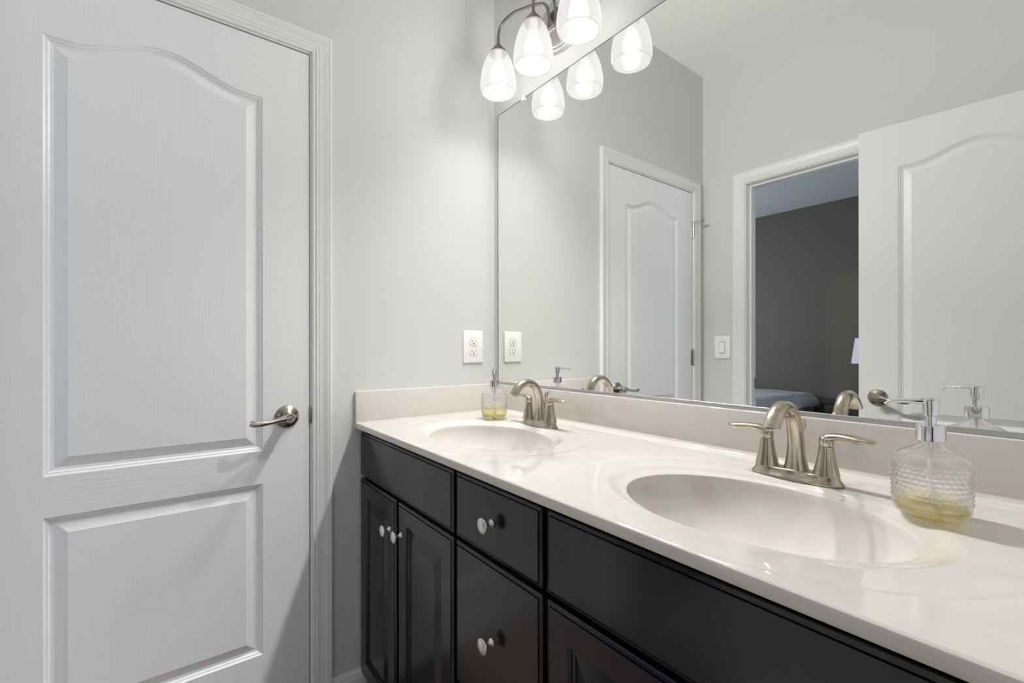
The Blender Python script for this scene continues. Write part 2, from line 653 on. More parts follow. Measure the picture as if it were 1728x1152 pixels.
def door_face(q, y, s, top):
    """panelled face at depth y facing -y when s = 1"""
    def mp(p, w):
        return (p[0], y - s * w, p[1])
    arch = arch_outline()
    rect = [(PX0, P2Z0), (PX1, P2Z0), (PX1, P2Z1), (PX0, P2Z1)]
    for P in (arch, rect):
        n = len(P)
        rings = [(arch_ring(d) if P is arch else offset_poly(P, d)) for d, w in REL]
        v = []
        for (d, w), R in zip(REL, rings):
            v += [mp(p, w) for p in R]
        f = []
        for i in range(len(REL) - 1):
            for j in range(n):
                j2 = (j + 1) % n
                f.append((i * n + j, i * n + j2, (i + 1) * n + j2, (i + 1) * n + j))
        q.add(v, f, M_DOOR)
        q.add([mp(p, REL[-1][1]) for p in rings[-1]], [tuple(range(n))], M_DOORV)
    e = 0.0016
    # stiles, rails
    q.add([mp(p, 0) for p in [(e, DZ0 + e), (PX0, DZ0 + e), (PX0, top - e), (e, top - e)]], [(0, 1, 2, 3)], M_DOORV)
    q.add([mp(p, 0) for p in [(PX1, DZ0 + e), (DW - e, DZ0 + e), (DW - e, top - e), (PX1, top - e)]], [(0, 1, 2, 3)], M_DOORV)
    q.add([mp(p, 0) for p in [(PX0, DZ0 + e), (PX1, DZ0 + e), (PX1, P2Z0), (PX0, P2Z0)]], [(0, 1, 2, 3)], M_DOORH)
    q.add([mp(p, 0) for p in [(PX0, P2Z1), (PX1, P2Z1), (PX1, P1Z0), (PX0, P1Z0)]], [(0, 1, 2, 3)], M_DOORH)
    a = arch[2:]
    # top rail as strips between the arch and the top edge
    for i in range(len(a) - 1):
        q.add([mp(p, 0) for p in [a[i], (a[i][0], top - e), (a[i + 1][0], top - e), a[i + 1]]], [(0, 1, 2, 3)], M_DOORV)
    # eased edge
    o = [(e, DZ0 + e), (DW - e, DZ0 + e), (DW - e, top - e), (e, top - e)]
    O = [(0, DZ0), (DW, DZ0), (DW, top), (0, top)]
    v = [mp(p, 0) for p in o] + [mp(p, -e) for p in O]
    q.add(v, [(i, (i + 1) % 4, (i + 1) % 4 + 4, i + 4) for i in range(4)], M_DOOR)


def make_door(name, top, loc, rz, label):
    q = MB()
    door_face(q, 0.0, 1, top)
    door_face(q, DT, -1, top)
    e = 0.0016
    O = [(0, DZ0), (DW, DZ0), (DW, top), (0, top)]
    v = [(p[0], e, p[1]) for p in O] + [(p[0], DT - e, p[1]) for p in O]
    q.add(v, [(i, (i + 1) % 4, (i + 1) % 4 + 4, i + 4) for i in range(4)], M_DOOR)
    o = q.build(name, smooth=22, loc=loc)
    o.rotation_euler = (0, 0, rz)
    return tag(o, label, 'door', kind='structure')


HX, HZ = 0.6857, 0.8995


def lever_handle(parent, side=1):
    """lever set on the face y=0 (facing -y); lever points to the hinge side"""
    def tf(p):
        return (HX + p[0], -p[2], HZ + p[1])
    q = MB()
    q.lathe([(0.0, 0.0), (0.0345, 0.0), (0.0350, 0.0015), (0.0345, 0.0035), (0.0320, 0.0055), (0.0240, 0.0100), (0.0165, 0.0150),
             (0.0135, 0.0180), (0.0125, 0.0200), (0.0125, 0.0380)], M_HANDLE, n=56, tf=tf, cap0=False)
    ros = q.build('rosette', parent, smooth=40)
    q = MB()
    pts = crom([(0.0135, 0.0, 0.044), (0.004, 0.001, 0.046), (-0.012, 0.0, 0.047), (-0.035, -0.004, 0.049), (-0.058, -0.0075, 0.054), (-0.078, -0.0085, 0.057),
                (-0.096, -0.0075, 0.055), (-0.106, -0.005, 0.051)], 6)
    rr = cval([0.006, 0.0115, 0.0105, 0.0068, 0.0062, 0.0075, 0.0095, 0.0085], 6)
    th = cval([0.004, 0.0080, 0.0078, 0.0062, 0.0052, 0.0046, 0.0052, 0.0046], 6)
    # side = along local up/down of the door
    q.sweep(pts, [(a, b) for a, b in zip(rr, th)], M_LEVER, n=20, tf=tf, up=(0, 0, 1))
    q.lathe([(0.0125, 0.034), (0.0150, 0.040), (0.0152, 0.049), (0.0138, 0.0535), (0.0095, 0.0545), (0.0085, 0.0538)], M_LEVER, n=32, tf=tf)
    lv = q.build('lever', parent, smooth=50)
    q = MB()
    q.lathe([(0.0072, 0.0544), (0.0072, 0.0562), (0.0055, 0.0566), (0.0048, 0.0556)], M_HINGE, n=24, tf=tf)
    q.box((-0.0032, -0.0007, 0.0555), (0.0032, 0.0007, 0.0572), M_SLOT, tf=tf)
    q.build('lock_button', lv, smooth=40)


def hinge(parent, z, stop=False):
    q = MB()
    for k in range(5):
        z0 = z - 0.044 + k * 0.0178
        q.lathe([(0.0052, z0), (0.0060, z0 + 0.0006), (0.0060, z0 + 0.0166), (0.0052, z0 + 0.0172)], M_HINGE, n=16,
                tf=lambda p: (p[0] - 0.0035, p[1] - 0.0065, p[2]))
    q.lathe([(0.004, z + 0.045), (0.0062, z + 0.047), (0.0062, z + 0.050), (0.003, z + 0.053)], M_HINGE, n=16, tf=lambda p: (p[0] - 0.0035, p[1] - 0.0065, p[2]))
    q.box((-0.0020, -0.0008, z - 0.044), (0.016, 0.0015, z + 0.044), M_HINGE)
    q.box((-0.0140, -0.0010, z - 0.044), (-0.0035, 0.0004, z + 0.044), M_HINGED)
    h = q.build('hinge', parent, smooth=40)
    if stop:
        q = MB()
        x0 = -0.0035
        q.lathe([(0.009, z + 0.0485), (0.009, z + 0.0515)], M_HINGE, n=18, tf=lambda p: (p[0] + x0, p[1] - 0.0065, p[2]))
        q.sweep([(x0, -0.0065, z + 0.050), (x0 - 0.012, -0.030, z + 0.052), (x0 - 0.030, -0.052, z + 0.052)], 0.0032, M_HINGE, n=12)
        q.sweep([(x0 - 0.024, -0.044, z + 0.052), (x0 - 0.034, -0.058, z + 0.052)], 0.0072, M_HINGED, n=14)
        q.sweep([(x0 - 0.016, -0.036, z + 0.046), (x0 - 0.016, -0.036, z + 0.064)], 0.0035, M_HINGED, n=10)
        tag(q.build('door_stop', h, smooth=40), 'hinge-pin door stop with a rubber tip')
    return h


d1 = make_door('door_1', 2.0436, (0.0, -1.4645, 0), pi / 2, 'closed white two-panel arch-top closet door at the left of the photo')
lever_handle(d1)
hinge(d1, 1.822, True)
hinge(d1, 1.053)
hinge(d1, 0.13)
A2 = radians(180 - 7.41)
d2 = make_door('door_2', 2.0436, (0.8723 + DW * cos(radians(7.41)), -1.3333 - DW * sin(radians(7.41)), 0), A2,
               'open white two-panel entrance door seen only in the mirror, at its right end')
lever_handle(d2)

# ------------------------------------------------------------------ vanity cabinet
YF = -0.553       # front faces
YB = -0.534       # cabinet box front
VX0, VX1 = 0.004, 1.650
van = empty('vanity_cabinet', (VX0, 0.0, FZ))
tag(van, 'black lacquered double vanity cabinet with raised-panel doors and drawers', 'cabinet')


def vpart(mb, name, parent=van, **k):
    o = mb.build(name, None, **k)
    base = parent
    if base is not None:
        o.parent = base
        off = Vector((0, 0, 0))
        p = base
        while p is not None:
            off += p.location
            p = p.parent
        o.location = -off
    return o


q = MB()
q.box((VX0, YB + 0.001, 0.005), (VX0 + 0.016, 0.0, 0.835), M_BLACK)
q.box((VX1 - 0.016, YB + 0.001, 0.005), (VX1, 0.0, 0.835), M_BLACK)
q.box((VX0, YB + 0.001, 0.005), (VX1, 0.0, 0.023), M_BLACK)
q.box((VX0, -0.008, 0.005), (VX1, 0.0, 0.835), M_BLACK)
for a, b in ((VX0, 0.020), (0.622, 0.650), (0.933, 0.962), (1.571, VX1)):
    q.box((a, YB, 0.005), (b, YB + 0.018, 0.835), M_BLACK)
for a, b in ((0.005, 0.030), (0.664, 0.694), (0.815, 0.835)):
    q.box((VX0, YB + 0.0002, a), (VX1, YB + 0.0182, b), M_BLACK)
for a, b in ((0.622, 0.634), (0.949, 0.961)):
    q.box((a, YB + 0.018, 0.005), (b, -0.008, 0.700), M_BLACK)
q.box((VX0 + 0.002, YB + 0.070, FZ), (VX1 - 0.002, -0.002, 0.005), M_BLACK)
vpart(q, 'body', smooth=0)


def rect(x0, x1, z0, z1):
    return [(x0, z0), (x1, z0), (x1, z1), (x0, z1)]


def front(q, x0, x1, z0, z1, panel=False):
    def mp(p, w):
        return (p[0], YF - w, p[1])
    prof = [(0, -0.0188), (0, -0.0045), (0.0012, -0.0032), (0.0066, -0.0014), (0.0070, -0.0034), (0.0082, -0.0034), (0.0088, -0.0002), (0.0094, 0.0)]
    P = rect(x0, x1, z0, z1)
    inner = []
    if panel:
        fw = 0.054
        inner = [(fw, 0.0), (fw + 0.0012, -0.0018), (fw + 0.004, -0.0040), (fw + 0.0055, -0.0072), (fw + 0.0085, -0.0085), (fw + 0.036, -0.0018), (fw + 0.037, -0.0008)]
    allp = prof + inner
    v = []
    for d, w in allp:
        v += [mp(p, w) for p in offset_poly(P, d)]
    f = []
    for i in range(len(allp) - 1):
        for j in range(4):
            j2 = (j + 1) % 4
            f.append((i * 4 + j, i * 4 + j2, (i + 1) * 4 + j2, (i + 1) * 4 + j))
    k = (len(allp) - 1) * 4
    f.append((k, k + 1, k + 2, k + 3))
    f.append((3, 2, 1, 0))
    q.add(v, f, M_BLACK)


def knob(parent, x, z):
    q = MB()
    q.lathe([(0.0, 0.0), (0.0085, 0.0), (0.0088, 0.0012), (0.0075, 0.0035), (0.0048, 0.0062), (0.0042, 0.010), (0.0046, 0.0150), (0.0080, 0.0185),
             (0.0150, 0.0212), (0.0162, 0.0232), (0.0155, 0.0252), (0.0120, 0.0272), (0.0060, 0.0284), (0.0, 0.0287)], M_KNOB, n=40,
            tf=lambda p: (x + p[0], YF - p[2], z + p[1]), cap0=False, cap1=False)
    return vpart(q, 'knob', parent, smooth=40)


ZT0, ZT1, ZD0, ZD1 = 0.684, 0.829, 0.016, 0.673


def add_front(name, x0, x1, z0, z1, panel=False, kn=None, label=None):
    q = MB()
    front(q, x0, x1, z0, z1, panel)
    o = vpart(q, name, van, smooth=18)
    if label:
        tag(o, label)
    if kn:
        tag(knob(o, *kn), 'round satin metal knob')
    return o


add_front('false_front', 0.006, 0.629, ZT0, ZT1)
add_front('drawer', 0.642, 0.941, ZT0, ZT1, kn=(0.7885, 0.7555))
add_front('false_front', 0.954, 1.579, ZT0, ZT1)
add_front('door', 0.006, 0.303, ZD0, ZD1, True, (0.262, 0.5790))
add_front('door', 0.317, 0.629, ZD0, ZD1, True, (0.3430, 0.5870))
add_front('drawer', 0.642, 0.941, 0.355, ZD1, kn=(0.7885, 0.5140))
add_front('drawer', 0.642, 0.941, ZD0, 0.345, kn=(0.7885, 0.1800))
add_front('door', 0.954, 1.261, ZD0, ZD1, True, (1.235, 0.5870))
add_front('door', 1.271, 1.579, ZD0, ZD1, True, (1.297, 0.5870))

# ------------------------------------------------------------------ countertop with two moulded bowls
CF = -0.5700       # front edge
CX1 = 1.652
TS = 0.010         # splash front y = -TS
BY, BA, BBb = -0.318, 0.214, 0.1565
BOWLS = [0.431, 1.190]
RIMZ = 0.851
top = empty('vanity_countertop', (0.0, 0.0, CT - 0.02))
tag(top, 'glossy off-white cultured marble double-sink countertop on the black vanity', 'countertop')


def topsurf():
    q = MB()
    N = 144
    # radial rings from bowl centre outward: (scale a, scale b, z)
    ringA, ringB = 0.318, 0.244
    prof = []
    D = 0.125
    for t in [0.06, 0.12, 0.2, 0.3, 0.4, 0.5, 0.6, 0.7, 0.78, 0.85, 0.90, 0.94, 0.965, 0.985, 0.995]:
        z = RIMZ - 0.004 - D * (1 - t ** 2.6) ** 0.62
        prof.append((BA * t, BBb * t, z))
    prof += [(BA, BBb, RIMZ - 0.0035), (BA + 0.0012, BBb + 0.0012, RIMZ - 0.0010), (BA + 0.0035, BBb + 0.0035, RIMZ + 0.0002),
             (BA + 0.010, BBb + 0.009, RIMZ + 0.0012)]
    mA, mB, DK = 0.262, 0.180, 0.0010
    for k in range(1, 9):
        t = k / 8
        a = BA + 0.010 + (mA - BA - 0.010) * t
        b = BBb + 0.009 + (mB - BBb - 0.009) * t
        z = RIMZ + 0.0012 + (CT - DK - RIMZ - 0.0012) * (3 * t * t - 2 * t ** 3)
        prof.append((a, b, z))
    prof += [(ringA - 0.006, ringB - 0.004, CT - DK), (ringA, ringB, CT - DK * 0.9), (ringA + 0.005, ringB + 0.003, CT - DK * 0.3), (ringA + 0.010, ringB + 0.006, CT)]
    x_edges = [0.0, 0.810, CX1]
    y0, y1 = CF + 0.006, WB
    for bi, bx in enumerate(BOWLS):
        xl, xr = x_edges[bi], x_edges[bi + 1]
        v, f = [], []
        for a, b, z in prof:
            for j in range(N):
                t = 2 * pi * j / N
                # keep the outer dish inside the slab
                x = bx + a * cos(t)
                y = BY + b * sin(t)
                y = max(y, y0 + 0.004)
                v.append((x, y, z))
        # boundary ring on the rectangle
        for j in range(N):
            t = 2 * pi * j / N
            c, s = cos(t), sin(t)
            kx = ((xr - bx) / c) if c > 1e-9 else (((xl - bx) / c) if c < -1e-9 else 1e9)
            ky = ((y1 - BY) / s) if s > 1e-9 else (((y0 - BY) / s) if s < -1e-9 else 1e9)
            k = min(kx, ky)
            v.append((bx + k * c, BY + k * s, CT))
        R = len(prof) + 1
        for i in range(R - 1):
            for j in range(N):
                j2 = (j + 1) % N
                f.append((i * N + j, i * N + j2, (i + 1) * N + j2, (i + 1) * N + j))
        # corner triangles
        for cx_, cy_ in ((xl, y0), (xr, y0), (xr, y1), (xl, y1)):
            best = None
            for j in range(N):
                p, p2 = v[(R - 1) * N + j], v[(R - 1) * N + (j + 1) % N]
                if abs(p[0] - p2[0]) > 1e-7 and abs(p[1] - p2[1]) > 1e-7:
                    if (abs(p[0] - cx_) < 0.2 and abs(p[1] - cy_) < 0.2):
                        best = j
            if best is not None:
                v.append((cx_, cy_, CT))
                f.append(((R - 1) * N + best, (R - 1) * N + (best + 1) % N, len(v) - 1))
        # bowl floor
        f.append(tuple(reversed(range(N))))
        q.add(v, f, M_MARBLE)
    # rounded front edge and underside
    pr = [(y0, CT), (CF + 0.0035, CT - 0.0006), (CF + 0.0015, CT - 0.0020), (CF + 0.0004, CT - 0.0042), (CF, CT - 0.0065), (CF, CT - 0.0165), (CF + 0.0012, CT - 0.0192),
          (CF + 0.0035, CT - 0.0205), (YB - 0.002, CT - 0.0205), (YB - 0.002, CT - 0.024)]
    v = [(0.0, y, z) for y, z in pr] + [(CX1, y, z) for y, z in pr]
    n = len(pr)
    f = [(i, i + 1, i + 1 + n, i + n) for i in range(n - 1)]
    q.add(v, f, M_MARBLE)
    return q


vpart(topsurf(), 'top', top, smooth=28)
q = MB()
q.rbox((0.010, -TS, CT - 0.004), (CX1, WB - 0.0005, 0.9665), M_MARBLE, r=0.003, seg=3)
# coved joint with the top
cove = [(-TS, CT + 0.010), (-TS - 0.002, CT + 0.0045), (-TS - 0.0055, CT + 0.0015), (-TS - 0.011, CT), (-TS + 0.002, CT - 0.001), (-TS + 0.002, CT + 0.010)]
extrude_prof(q, cove, lambda p, t: (0.011 + (CX1 - 0.0115) * t, p[0], p[1] + 0.0002), M_MARBLE)
vpart(q, 'backsplash', top, smooth=35)
q = MB()
q.rbox((0.0005, CF + 0.0005, CT - 0.003), (0.0125, WB - 0.0005, 0.9660), M_MARBLE, r=0.0025, seg=3)
vpart(q, 'side_splash', top, smooth=35)
for bx in BOWLS:
    q = MB()
    zb = RIMZ - 0.004 - 0.125
    q.lathe([(0.0, 0.003), (0.010, 0.004), (0.0150, 0.0032), (0.0152, 0.0018), (0.021, 0.0012), (0.0225, 0.0)], M_CHROME, n=36,
            tf=lambda p: (bx + p[0], BY + 0.01 + p[1], zb + p[2]), cap0=False)
    tag(vpart(q, 'drain', top, smooth=35), 'chrome sink drain')


# ------------------------------------------------------------------ faucets
def make_faucet():
    r = empty('faucet', (0, 0, CT))
    # base plate (centred on origin)
    q = MB()
    n = 96
    lay = [(0.0800, 0.0262, 0.0), (0.0805, 0.0266, 0.0015), (0.0795, 0.0258, 0.0035), (0.0765, 0.0232, 0.0070), (0.0738, 0.0214, 0.0110), (0.0725, 0.0206, 0.0150), (0.0720, 0.0202, 0.0172), (0.0708, 0.0192, 0.0180)]
    v, f = [], []
    for hx, hy, z in lay:
        for j in range(n):
            t = 2 * pi * j / n
            c, s = cos(t), sin(t)
            # stadium-like outline, waisted between the columns
            ex = 0.62
            x = hx * (abs(c) ** ex) * (1 if c >= 0 else -1)
            y = hy * (abs(s) ** 0.9) * (1 if s >= 0 else -1)
            wst = 1 - 0.14 * max(z, 0) / 0.0145 * (math.exp(-((abs(x) - 0.026) / 0.016) ** 2))
            dz = -0.0015 * max(z, 0) / 0.0145 * math.exp(-((abs(x) - 0.027) / 0.014) ** 2)
            v.append((x, y * wst, z + dz))
    for i in range(len(lay) - 1):
        for j in range(n):
            j2 = (j + 1) % n
            f.append((i * n + j, i * n + j2, (i + 1) * n + j2, (i + 1) * n + j))
    f.append(tuple(reversed(range(n))))
    f.append(tuple((len(lay) - 1) * n + j for j in range(n)))
    q.add(v, f, M_NICKEL)
    q.build('base_plate', r, smooth=40)
    # spout
    q = MB()
    path = [(0, 0.004, 0.0125), (0, 0.004, 0.022), (0, 0.003, 0.040), (0, 0.002, 0.065), (0, -0.002, 0.092), (0, -0.013, 0.118), (0, -0.032, 0.1350),
            (0, -0.055, 0.1395), (0, -0.077, 0.1325), (0, -0.093, 0.1190), (0, -0.1055, 0.1015), (0, -0.1125, 0.0900)]
    P = crom(path, 6)
    rs = cval([0.0238, 0.0205, 0.0168, 0.0145, 0.0140, 0.0138, 0.0137, 0.0137, 0.0140, 0.0147, 0.0152, 0.0152], 6)
    ru = cval([0.0225, 0.0190, 0.0155, 0.0138, 0.0132, 0.0128, 0.0124, 0.0122, 0.0124, 0.0130, 0.0132, 0.0132], 6)
    q.sweep(P, list(zip(rs, ru)), M_NICKEL, n=36, up=(0, -1, 0))
    sp = q.build('spout', r, smooth=50)
    bm = bmesh.new()
    bm.from_mesh(sp.data)
    fs = [f for f in bm.faces if f.calc_center_median().y < -0.068]
    vs = {v for f in fs for v in f.verts}
    es = {e for f in fs for e in f.edges}
    res = bmesh.ops.bisect_plane(bm, geom=fs + list(vs) + list(es), dist=1e-6, plane_co=(0, -0.1, 0.1065), plane_no=(0, 0.10, 1), clear_inner=True)
    ed = [e for e in bm.edges if e.is_boundary]
    bmesh.ops.contextual_create(bm, geom=ed)
    for e in ed:
        e.smooth = False
    for f in bm.faces:
        f.smooth = True
    bm.to_mesh(sp.data)
    bm.free()
    q = MB()
    q.lathe([(0.0, 0.0), (0.0095, 0.0), (0.0095, 0.003)], M_SLOT, n=24, tf=lambda p: (p[0], -0.1005 + p[1], 0.1057 + p[2]), cap0=False, cap1=False)
    q.build('aerator', sp, smooth=50)
    # handles
    for s in (-1, 1):
        q = MB()
        ox = 0.0517 * s

        def rip(a, i, z):
            return 1.0 + 0.028 * abs(cos(5 * a)) - 0.014 if 0 < i < 7 else 1.0
        q.lathe([(0.0216, 0.0160), (0.0212, 0.0190), (0.0192, 0.027), (0.0165, 0.037), (0.0145, 0.048), (0.0128, 0.059), (0.0117, 0.0680), (0.0112, 0.0692)],
                M_NICKEL, n=80, tf=lambda p: (p[0] + ox, p[1], p[2]), ripple=rip)
        h = q.build('handle', r, smooth=50)
        q = MB()
        q.lathe([(0.0105, 0.0688), (0.0105, 0.0702)], M_SLOT, n=32, tf=lambda p: (p[0] + ox, p[1], p[2]))
        q.lathe([(0.0114, 0.0702), (0.0118, 0.0712), (0.0118, 0.0800), (0.0108, 0.0845), (0.0080, 0.0870), (0.004, 0.088)], M_NICKEL, n=40,
                tf=lambda p: (p[0] + ox, p[1], p[2]))
        L = crom([(-0.009, 0, 0.0790), (0.000, 0, 0.0835), (0.011, 0, 0.0872), (0.024, 0, 0.0892), (0.040, 0, 0.0888), (0.056, 0, 0.0872), (0.070, 0, 0.0872), (0.0765, 0, 0.0888)], 6)
        w = cval([0.004, 0.0102, 0.0105, 0.0098, 0.0115, 0.0126, 0.0085, 0.0015], 6)
        t = cval([0.003, 0.0070, 0.0072, 0.0062, 0.0066, 0.0068, 0.0044, 0.0010], 6)
        sk = 0.10 * s
        q.sweep([(ox + s * p.x, -0.10 * max(p.x, 0), p.z) for p in L], [(a, b_) for a, b_ in zip(w, t)], M_NICKEL, n=24, up=(0, 0, 1))
        q.build('lever', h, smooth=50)
    # lift rod
    q = MB()
    q.sweep(crom([(0.001, 0.0195, 0.010), (0.001, 0.0215, 0.050), (0.001, 0.0255, 0.083), (0.001, 0.028, 0.095)], 5), 0.0028, M_NICKEL, n=14)
    q.sweep(crom([(0.001, 0.0255, 0.082), (0.001, 0.0278, 0.093), (0.001, 0.031, 0.1015), (0.001, 0.036, 0.1065)], 4),
            cval([0.003, 0.0056, 0.0066, 0.0035], 4), M_NICKEL, n=18)
    q.build('lift_rod', r, smooth=50)
    return r


FA = make_faucet()
FA.location = (1.182, -0.116, CT + 0.0002)
tag(FA, 'brushed nickel two-handle faucet at the near, right-hand sink', 'faucet', 'faucets on the countertop')
FB = copy_tree(FA)
FB.location = (0.427, -0.116, CT + 0.0002)
tag(FB, 'brushed nickel two-handle faucet at the far, left-hand sink', 'faucet', 'faucets on the countertop')


# ------------------------------------------------------------------ soap dispensers
def make_soap(level, rot):
    r = empty('soap_dispenser', (0, 0, CT))
    R = 0.0452
    # outer profile
    prof = [(0.0, 0.0012), (0.022, 0.0010), (0.0290, 0.0), (0.0335, 0.0010), (0.0378, 0.0042), (0.0418, 0.0092), (0.0442, 0.0155), (R - 0.0001, 0.0230)]
    n = 144
    zs = [0.0245 + i * 0.0011 for i in range(52)]
    body = [(R, z) for z in zs]
    sh = [(R, 0.0830), (R + 0.0002, 0.0880), (R - 0.0012, 0.0905), (R - 0.0055, 0.0925), (0.034, 0.0965), (0.024, 0.1015), (0.0150, 0.1060), (0.0115, 0.1085), (0.0108, 0.1130), (0.0108, 0.1180)]
    out = prof + body + sh
    rows = 8
    pitch = 2 * pi * R / 34

    def rip(a, i, z):
        if z < 0.0245 or z > 0.082:
            return 1.0
        row = (z - 0.028) / 0.0068
        k = round(row)
        if k < 0 or k > 7:
            return 1.0
        dz = (row - k) * 0.0068
        ph = a / (2 * pi) * 34 + (0.5 if k % 2 else 0.0)
        dx = (ph - round(ph)) * pitch
        d = sqrt(dx * dx + dz * dz) / 0.0028
        return 1.0 + (0.0012 / R) * (sqrt(max(0.0, 1 - d * d)) if d < 1 else 0.0)
    inn = [(0.0108 - 0.0022, 0.1180), (0.0086, 0.1090), (0.0130, 0.1040), (0.022, 0.0992), (0.033, 0.0935), (R - 0.0065, 0.0890), (R - 0.0036, 0.0850), (R - 0.0032, 0.0800),
           (R - 0.0032, 0.0300), (R - 0.0036, 0.0210), (0.0385, 0.0125), (0.031, 0.0085), (0.015, 0.0070), (0.0, 0.0068)]
    q = MB()
    q.lathe(out + inn, M_GLASS, n=n, ripple=lambda a, i, z: rip(a, i, z) if i < len(out) else 1.0, cap0=False, cap1=False)
    q.build('bottle', r, smooth=60)
    q = MB()
    g = -0.0004
    pl = [(0.0, 0.0068 + g), (0.015, 0.0070 + g), (0.031 - g, 0.0085 + g), (0.0385 - g, 0.0125 + g), (R - 0.0036 - g, 0.0210)]
    if level > 0.03:
        pl.append((R - 0.0032 - g, 0.0300))
        pl.append((R - 0.0032 - g, level))
    else:
        k = (level - 0.021) / 0.009
        if k > 0:
            pl.append((R - 0.0036 + 0.0004 * k - g, level))
    pl.append((0.0, level))
    q.lathe(pl, M_SOAP, n=64, cap0=False, cap1=False)
    tag(q.build('liquid_soap', r, smooth=30), 'pale yellow liquid soap')
    q = MB()
    q.sweep([(0.000, 0, 0.117), (0.001, 0.0, 0.06), (-0.006, 0.002, 0.0105)], 0.0026, M_TUBE, n=12)
    q.build('dip_tube', r, smooth=60)
    q = MB()
    q.lathe([(0.0, 0.1125), (0.0170, 0.1125), (0.0177, 0.1135), (0.0177, 0.1345), (0.0169, 0.1358), (0.0, 0.1362)], M_CHROME, n=48, cap0=False, cap1=False)
    q.build('collar', r, smooth=30)
    q = MB()
    q.lathe([(0.0, 0.1358), (0.0064, 0.1358), (0.0064, 0.1490), (0.0080, 0.1492), (0.0090, 0.1500), (0.0102, 0.1720), (0.0115, 0.1738), (0.0115, 0.1748),
             (0.0092, 0.1754), (0.0, 0.1756)], M_CHROME, n=40, cap0=False, cap1=False)
    ph = q.build('pump_head', r, smooth=30)
    q = MB()
    q.sweep(crom([(0.004, 0, 0.1690), (0.020, 0, 0.1692), (0.036, 0, 0.1686), (0.047, 0, 0.1665), (0.0525, 0, 0.1630)], 6),
            cval([0.0040, 0.0036, 0.0031, 0.0026, 0.0024], 6), M_CHROME, n=16)
    q.build('nozzle', ph, smooth=60)
    r.rotation_euler = (0, 0, rot)
    return r


SA = make_soap(0.0225, radians(196))
SA.location = (1.390, -0.181, CT + 0.0002)
tag(SA, 'hobnail glass soap dispenser nearly empty, beside the near faucet at the right', 'soap dispenser', 'glass soap dispensers')
SB = make_soap(0.036, radians(-35))
SB.location = (0.2235, -0.151, CT + 0.0002)
tag(SB, 'hobnail glass soap dispenser a third full, in the far corner by the outlet', 'soap dispenser', 'glass soap dispensers')

# ------------------------------------------------------------------ mirror
MX0, MX1, MZ0, MZ1 = 0.0372, 1.640, 0.9753, 2.0514
q = MB()
q.box((MX0, 0.0, MZ0), (MX1, 0.0055, MZ1), M_MIRROR)
mir = q.build('wall_mirror', smooth=0)
tag(mir, 'wide frameless mirror on the wall above the double vanity', 'mirror')
q = MB()
q.box((MX0 - 0.003, -0.0006, MZ0), (MX0, 0.0055, MZ1 + 0.0018), M_MEDGE)
q.box((MX0, -0.0006, MZ1), (MX1, 0.0055, MZ1 + 0.0018), M_MEDGE)
tag(q.build('edge', mir, smooth=0), 'dark ground edge of the glass')
q = MB()
q.rbox((MX0 - 0.003, -0.0035, 0.9668), (MX1, 0.0055, MZ0 + 0.0012), M_CHANNEL, r=0.0008)
tag(q.build('bottom_channel', mir, smooth=20), 'silver metal channel along the bottom')
for cx_ in (0.2025, 1.25):
    q = MB()
    q.rbox((cx_ - 0.010, -0.0045, MZ1 - 0.010), (cx_ + 0.010, 0.0055, MZ1 + 0.014), M_CLIP, r=0.002)
    q.lathe([(0.0036, 0.0), (0.0036, 0.0012), (0.002, 0.002)], M_CHROME, n=16, tf=lambda p: (cx_ + p[0], -0.0045 - p[2], MZ1 + 0.007 + p[1]))
    tag(q.build('clip', mir, smooth=30), 'clear plastic mirror clip')

# ------------------------------------------------------------------ outlet and switch
out = empty('electrical_outlet', (0.0, -0.0995, 1.116))
tag(out, 'white duplex electrical outlet on the left wall beside the mirror', 'outlet')
q = MB()
q.rbox((0.0, -0.0458, -0.0635), (0.0062, 0.0458, 0.0635), M_PLASTIC, r=0.0045, seg=3)
for z in (0.0,):
    q.lathe([(0.0032, 0.0), (0.0032, 0.0010), (0.0018, 0.0016)], M_PLASTIC, n=16, tf=lambda p: (0.0062 + p[2], p[0], z + p[1]))
q.build('cover_plate', out, smooth=30)
for z in (0.0195, -0.0195):
    q = MB()
    n = 40
    v, f = [], []
    gv = [(0.00635, max(-0.0180, min(0.0180, 0.0195 * cos(2 * pi * k / 40))), z + max(-0.0154, min(0.0154, 0.0186 * sin(2 * pi * k / 40)))) for k in range(40)]
    q.add(gv, [tuple(range(40))], M_GAPSHADE)  # flat grey sheet painted as the shadow in the gap
    for w, s in ((0.0058, 1.0), (0.0074, 1.0), (0.0079, 0.965)):
        for j in range(n):
            t = 2 * pi * j / n
            yy = max(-0.0168, min(0.0168, 0.0172 * 1.05 * cos(t))) * s
            zz = max(-0.0142, min(0.0142, 0.0172 * sin(t))) * s
            v.append((w, yy, z + zz))
    for i in range(2):
        for j in range(n):
            j2 = (j + 1) % n
            f.append((i * n + j, i * n + j2, (i + 1) * n + j2, (i + 1) * n + j))
    f.append(tuple(2 * n + j for j in range(n)))
    q.add(v, f, M_PLASTIC)
    # slots and ground hole
    q.box((0.0076, -0.0080, z - 0.0012), (0.00805, -0.0056, z + 0.0085), M_SLOT)
    q.box((0.0076, 0.0058, z + 0.0002), (0.00805, 0.0078, z + 0.0072), M_SLOT)
    q.lathe([(0.0031, 0.0), (0.0031, 0.0004)], M_SLOT, n=16, tf=lambda p: (0.0077 + p[2], p[0], z - 0.0068 + p[1]))
    q.build('receptacle', out, smooth=30)
    q = MB()
    pts = [(0.0064, max(-0.0178, min(0.0178, 0.0188 * cos(t))), z + max(-0.0151, min(0.0151, 0.0182 * sin(t)))) for t in [2 * pi * k / 40 for k in range(41)]]

